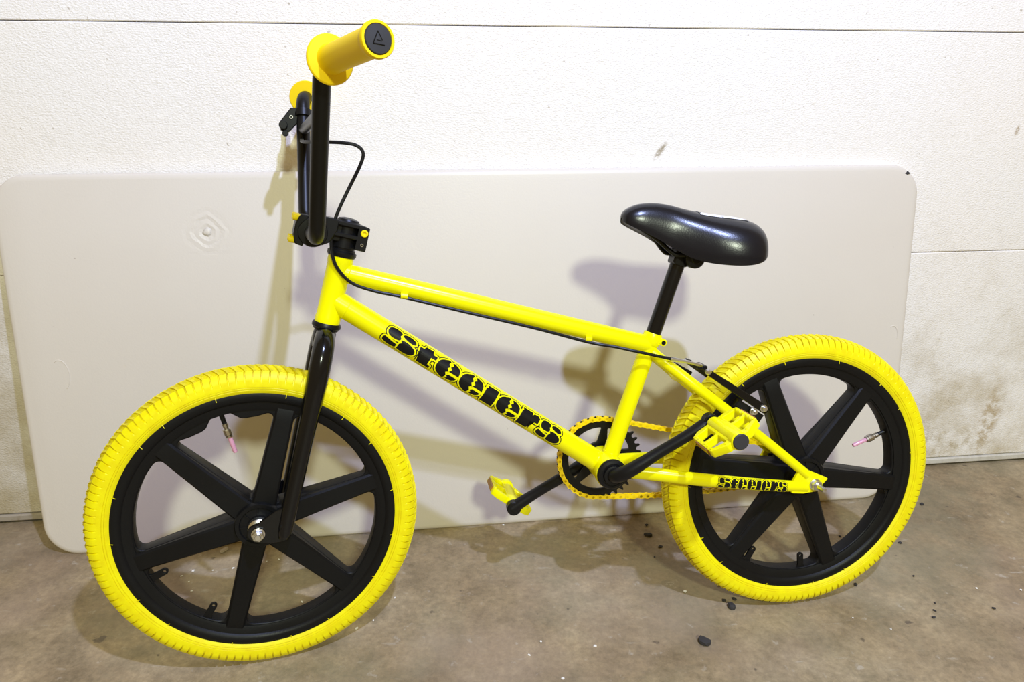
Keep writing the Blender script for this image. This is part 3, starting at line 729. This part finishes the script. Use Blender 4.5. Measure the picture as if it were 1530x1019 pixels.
for s, e in ((-1, 1), (1, -1)):
    d = cd*e; p = [BB + V(0, s*.020, 0), BB + V(0, s*.044, 0) + d*.002, BB + V(0, s*.056, 0) + d*.014, BB + V(0, s*.0625, 0) + d*.036, BB + V(0, s*.067, 0) + d*.08, BB + V(0, s*.074, 0) + d*.130, BB + V(0, s*.0765, 0) + d*.160, BB + V(0, s*.077, 0) + d*(CL + .004)]
    ck.tube(p, [.0120, .0125, .0122, .0112, .0098, .0095, .0105, .0105], 20, smooth=5)
    ck.lathe([(.0, -.0085), (.0115, -.0080), (.0130, -.0065), (.0130, .0065), (.0115, .0080), (0, .0085)], BB + d*CL + V(0, s*.077, 0), (0, 1, 0), 28)
crank = ck.build('crank', M['satin'], bike)
for s in (-1, 1):
    k = MB(); k.lathe([(.0125, .0), (.0255, .0), (.0258, .003), (.0240, .0060), (.0195, .0072), (.0190, .0060), (.0165, .0060), (.0158, .0105), (.0125, .0115)], BB + V(0, s*.0335, 0), (0, s, 0), 40)
    k.build('bearing_cup', M['satin'], bike)

def pedal(end, s, ang, name):
    """platform pedal: a = outwards along the spindle, b = across, c = thickness"""
    a_ = V(0, s, 0); b_ = V(math.cos(ang), 0, math.sin(ang)); c_ = np.cross(a_, b_) * (1 if np.cross(a_, b_)[2] > 0 else -1)
    o = end + V(0, s*.077, 0) + a_*.0125
    outl = fillet([(.004, -.030), (.012, -.0425), (.078, -.0425), (.092, -.020), (.092, .020), (.078, .0425), (.012, .0425), (.004, .030)], [.004]*8, 3)
    H = []
    for sg in (-1, 1):
        H.append(fillet([(.013, sg*.0140), (.044, sg*.0140), (.044, sg*.0360), (.017, sg*.0360)], [.003]*4, 3))
        H.append(fillet([(.050, sg*.0140), (.081, sg*.0140), (.073, sg*.0360), (.050, sg*.0360)], [.003]*4, 3))
    w = plate_with_holes(outl, H, .0066, .0012, 1)
    w.xf(lambda P: o + np.outer(P[:, 0], a_) + np.outer(P[:, 2], b_) + np.outer(P[:, 1], c_))
    w.cyl(o, o + a_*.093, .0115, 24, .002); w.cyl(o + a_*.080, o + a_*.0945, .0142, 24, .0015)
    for sg in (-1, 1):                        # grip studs on the rails
        for q in np.linspace(.018, .074, 6):
            for f_ in (-1, 1): w.cyl(o + a_*q + b_*sg*.0388 + c_*f_*.0060, o + a_*q + b_*sg*.0388 + c_*f_*.0082, .0013, 6)
        for q in (-.024, -.012, .012, .024):
            if sg > 0: w.cyl(o + a_*.0855 + b_*q*.8 + c_*.0060, o + a_*.0855 + b_*q*.8 + c_*.0080, .0012, 6)
    pe = w.build('pedal', M['paint'], bike, angle=30)
    k = MB(); k.lathe([(.0124, 0), (.0124, .0020), (.0112, .0032), (0, .0034)], o + a_*.0940, a_, 28); k.build('dust_cap', M['cap'], pe, 'dark round cap on the spindle end')
    k = MB(); k.cyl(o - a_*.0060, o + a_*.003, .0078, 20, .001); k.build('spindle', M['satin'], pe)
    for sg in (-1, 1):
        k = MB(); k.box(o + a_*.045 + b_*sg*.0432, .022, .0016, .0048, .0006, a_, b_, c_); k.build('reflector', M['amber'], pe, 'amber reflector')
    return pe
pedal(pa, -1, math.radians(33), 'near'); pedal(pb, 1, math.radians(-36), 'far')

# --- chain: individual links along the loop
RC = .0127/(2*math.sin(PI/16)); RCc = RA + V(0, YC, 0); BBc = BB + V(0, YC, 0)
dv = RCc - BBc; D = math.hypot(dv[0], dv[2]); base = math.atan2(dv[2], dv[0]); off = math.acos((PR - RC)/D)
loop = []
aT, aB = base + off, base - off                    # tangent angles (top and bottom)
pol = lambda c, r, a: V(c[0] + r*math.cos(a), YC, c[2] + r*math.sin(a))
loop += [pol(BBc, PR, a) for a in np.linspace(aB, aT - 2*PI, 80)][::1]
loop += [pol(BBc, PR, aT)*(1-t) + pol(RCc, RC, aT)*t - V(0, 0, .003*math.sin(PI*t)) for t in np.linspace(0, 1, 40)[1:]]
loop += [pol(RCc, RC, a) for a in np.linspace(aT, aB, 40)[1:]]
loop += [pol(RCc, RC, aB)*(1-t) + pol(BBc, PR, aB)*t - V(0, 0, .009*math.sin(PI*t)) for t in np.linspace(0, 1, 40)[1:-1]]
loop = np.array(loop + [loop[0]]); seg = np.linalg.norm(np.diff(loop, axis=0), axis=1); cum = np.concatenate([[0], np.cumsum(seg)])
NL = int(round(cum[-1]/.0127/2)*2); sp_ = np.linspace(0, cum[-1], NL + 1)[:-1]
pins = np.column_stack([np.interp(sp_, cum, loop[:, i]) for i in range(3)]); L = cum[-1]/NL
ch = MB()
for p in pins: ch.cyl(p - V(0, .0050, 0), p + V(0, .0050, 0), .0026, 8); ch.cyl(p - V(0, .0017, 0), p + V(0, .0017, 0), .0039, 10)
chain = ch.build('chain', M['chain'], bike, 'yellow bicycle chain')
def link_mesh(y, r, nm):
    mb = MB(); ol = []
    for a in np.linspace(PI/2, 3*PI/2, 7): ol.append((r*math.cos(a), r*math.sin(a)))
    ol.append((L/2, -r*.72))
    for a in np.linspace(-PI/2, PI/2, 7): ol.append((L + r*math.cos(a), r*math.sin(a)))
    ol.append((L/2, r*.72))
    for s in (-1, 1): mb.prism(ol, V(0, s*y, 0), (1,0,0), (0,0,1), (0,1,0), -.0006, .0006)
    me = mb.mesh(nm); me.materials.append(M['chain']); return me
lm = [link_mesh(.0030, .0042, 'inner_link'), link_mesh(.0044, .0042, 'outer_link')]
for i in range(NL):
    p, q = pins[i], pins[(i+1) % NL]; o = bpy.data.objects.new('chain_link', lm[i % 2]); C.objects.link(o)
    o.location = p; o.rotation_euler = (0, -math.atan2(q[2]-p[2], q[0]-p[0]), 0); o.parent = chain
cogt = []
for k in range(16):
    for da, r in ((-.42, RC - .0036), (-.12, RC + .0030), (.12, RC + .0030), (.42, RC - .0036)):
        a = 2*PI*(k + .5 + da)/16; cogt.append((r*math.cos(a), r*math.sin(a)))
cg = plate_with_holes(cogt, [], .0018, .0004, 1); cg.lathe([(.018, -.010), (.024, -.010), (.024, .004), (.018, .005)], V(0,0,0), (0,1,0), 32); cg.xf(lambda P: P + RCc); cg.build('sprocket', M['satin'], rw)

# --- saddle and post
sec = [(-.3275, .006, .7120, .7060), (-.3235, .0165, .7180, .7020), (-.314, .0225, .7240, .6965), (-.298, .0262, .7290, .6885), (-.275, .0290, .7300, .6765), (-.250, .0335, .7265, .6610), (-.226, .0425, .7200, .6470), (-.203, .0530, .7145, .6390), (-.179, .0635, .7100, .6350), (-.153, .0710, .7065, .6330), (-.130, .0725, .7025, .6340), (-.113, .0675, .6970, .6380), (-.102, .0570, .6900, .6440), (-.0960, .0420, .6825, .6510), (-.0940, .0200, .6745, .6585)]
def refine(rows, k):
    A = np.array(rows); P, R = spline(A[:, :3], A[:, 3], k); return np.column_stack([P, R])
sc = refine(sec, 3); vs = []; fs = []; nu = 26
def sadd_pt(row, t):
    x, w, zt, zb = row; e = 2/2.5
    c, s = math.cos(t), math.sin(t)
    return (x, -w*math.copysign(abs(c)**e, c), zb + (zt - zb)*abs(s)**e)
for r in sc:
    vs += [sadd_pt(r, PI*j/(nu-1)) for j in range(nu)]
    x, w, zt, zb = r; vs += [(x, w*.96, zb - .0035), (x, w*.80, zb - .002), (x, 0, zb + .004), (x, -w*.80, zb - .002), (x, -w*.96, zb - .0035)]
m = nu + 5
for i in range(len(sc)-1):
    for j in range(m): fs.append((i*m+j, i*m+(j+1) % m, (i+1)*m+(j+1) % m, (i+1)*m+j))
fs += [tuple(range(m)), tuple((len(sc)-1)*m + j for j in range(m))]
sa = MB(); sa.add(vs, fs); saddle = sa.build('saddle', M['vinyl'], bike, 'black padded vinyl saddle', angle=50)
pv = []; pf = []
rows = [r for r in sc if -.205 < r[0] < -.122]; tj = np.linspace(math.radians(68), math.radians(112), 9)
for r in rows:
    for t_ in tj: x, y, z = sadd_pt(r, t_); pv.append((x, y, z + .0006))
for i in range(len(rows)-1):
    for j in range(8): pf.append((i*9+j, i*9+j+1, (i+1)*9+j+1, (i+1)*9+j))
k = MB(); k.add(pv, pf); k.build('seat_graphic', M['patch'], saddle, 'worn white printed patch on the saddle top')
k = MB(); k.tube([V(-.302, 0, .694), V(-.270, .008, .672), V(-.250, .018, .652), V(-.235, .021, .646), V(-.180, .022, .646), V(-.150, .028, .655), V(-.135, .030, .668)], .0036, 10, smooth=4)
k.tube([V(-.302, 0, .694), V(-.270, -.008, .672), V(-.250, -.018, .652), V(-.235, -.021, .646), V(-.180, -.022, .646), V(-.150, -.028, .655), V(-.135, -.030, .668)], .0036, 10, smooth=4)
k.build('saddle_rails', M['satin'], saddle)
k = MB(); k.lathe([(.0, -.031), (.0075, -.031), (.0085, -.029), (.0150, -.027), (.0165, -.025), (.0165, -.012), (.0150, -.010), (.0150, .010), (.0165, .012), (.0165, .025), (.0150, .027), (.0085, .029), (.0075, .031), (0, .031)], V(-.2105, 0, .640), (0,1,0), 24)
k.box(V(-.2280, 0, .641), .013, .015, .013, .003, sd, (0,1,0), np.cross(sd, (0,1,0)))
k.build('seat_clamp', M['satin'], saddle)
k = MB(); pt = V(-.2245, 0, .648); k.tube([ST1 - sd*.03, ST1 + (pt - ST1)*.10, ST1 + (pt - ST1)*.85, pt], [.0125, .0125, .0125, .0112], 28); post = k.build('seat_post', M['black'], bike)

# ------------------------------------------------------------------ litter on the floor
def lump(name, px, py, r, mat, label, cat, group, flat=.55, seed=0):
    x, y = px, py; g = random.Random(seed*97 + 5); bm = bmesh.new(); bmesh.ops.create_icosphere(bm, subdivisions=2 if r > .005 else 1, radius=1)
    e = V(1 + .35*g.random(), .75 + .25*g.random(), flat); ph = [g.uniform(0, 6) for _ in range(6)]
    for v in bm.verts:
        k = 1 + .16*math.sin(3*v.co.x + ph[0]) + .14*math.sin(4*v.co.y + ph[1]) + .12*math.sin(5*v.co.z + ph[2])
        v.co = Vector((v.co.x*e[0]*k*r, v.co.y*e[1]*k*r, v.co.z*e[2]*k*r))
    zmin = min(v.co.z for v in bm.verts)
    for v in bm.verts: v.co.z -= zmin
    me = bpy.data.meshes.new(name); bm.to_mesh(me); bm.free()
    o = obj(name, me, M[mat], angle=25); o.location = (x, y, 0.0); o.rotation_euler = (0, 0, g.uniform(0, 6)); tag(o, label, cat, group); return o
for i, (x, y, r, lab) in enumerate([
    (0.3307, 0.9750, 0.0088, 'large dark oblong stone lying alone on the open concrete'),
    (0.4021, 1.0634, 0.0078, 'rounded dark stone on the floor just in front of the rear tyre'),
]): lump('stone', x, y, r, 'pebble', lab, 'stone', 'dark stones on the floor', .6, i)
G = ['tiny dark grit speck in the shadow between the folding table and the rear tyre', 'small dark grit stone right at the foot of the rear tyre', 'tiny dark speck in a short row of three on open concrete',
     'tiny dark speck lying alone on open concrete past the rear wheel', 'dark grit speck just behind the rear tyre']
for i, (x, y, r) in enumerate([(0.2887, 1.2829, 0.0072), (0.2929, 1.3194, 0.0045), (0.3072, 1.2435, 0.0045), (0.3948, 1.0813, 0.004), (0.4145, 1.0850, 0.0045), (0.3966, 1.1245, 0.004), (0.3835, 1.1480, 0.004), (0.7591, 1.0377, 0.0036), (0.7705, 1.0561, 0.0027), (0.7827, 1.0757, 0.0025), (0.7844, 1.1538, 0.0024), (0.8821, 1.0618, 0.0034), (0.8130, 1.2607, 0.0036), (0.6590, 1.1276, 0.0045), (0.6964, 1.2824, 0.0034), (0.9365, 1.4065, 0.0048), (0.2903, 1.2123, 0.0022)]):
    lab = {0: 'flat dark stone in the shadow between the folding table and the rear tyre', 1: G[0], 2: G[0], 16: G[0], 7: G[2], 8: G[2], 9: G[2], 10: G[3], 11: G[3], 12: G[4], 13: G[4],
           14: 'dark grit speck on the floor behind the rear wheel spokes', 15: 'dark grit speck behind the rear tyre towards the garage door'}.get(i, G[1])
    lump('stone', x, y, r, 'pebble', lab, 'stone', 'dark stones on the floor', .5, 20 + i)
H_ = ['white crumb on the floor in front of the rear tyre', 'tiny white crumb at the foot of the folding table under the far pedal', 'tiny white crumb on the floor behind the front wheel spokes',
      'tiny white crumb on the floor just behind the front tyre', 'tiny white crumb on open concrete past the rear wheel', 'tiny white crumb on open concrete between the two wheels']
for i, (x, y, r) in enumerate([(0.3278, 1.1059, 0.003), (0.0509, 0.9764, 0.0026), (0.1427, 0.9675, 0.003), (0.0307, 0.9464, 0.0022), (0.0835, 0.8965, 0.003), (-0.0177, 1.3204, 0.0022), (-0.6235, 1.1622, 0.003), (-0.6397, 1.1475, 0.0022), (-0.6185, 1.1304, 0.0018), (-0.6013, 1.1036, 0.002), (-0.6455, 1.1053, 0.0022), (-0.5489, 1.1724, 0.0024), (-0.5866, 1.1650, 0.0018), (-0.3864, 1.0744, 0.0022), (-0.3881, 1.0583, 0.002), (-0.2167, 1.0870, 0.0024), (-0.2454, 1.0261, 0.002), (-0.2712, 1.0066, 0.0024), (-0.4894, 1.1922, 0.002), (-0.4672, 1.2002, 0.0018), (0.8852, 1.1179, 0.0024), (0.6674, 1.0082, 0.0022), (0.9663, 1.1135, 0.0022), (0.6133, 1.0371, 0.0018)]):
    lab = H_[{0: 0, 5: 1, 15: 3, 16: 3, 17: 3, 20: 4, 21: 4, 22: 4, 23: 4, 1: 5, 2: 5, 3: 5, 4: 5}.get(i, 2)]
    lump('crumb', x, y, r, 'crumb', lab, 'crumb', 'white crumbs on the floor', .6, 60 + i)
lump('crumb', -0.5878, 1.2258, .0062, 'beige', 'beige crumbly lump on the floor behind the front wheel', 'crumb', None, .6, 99)
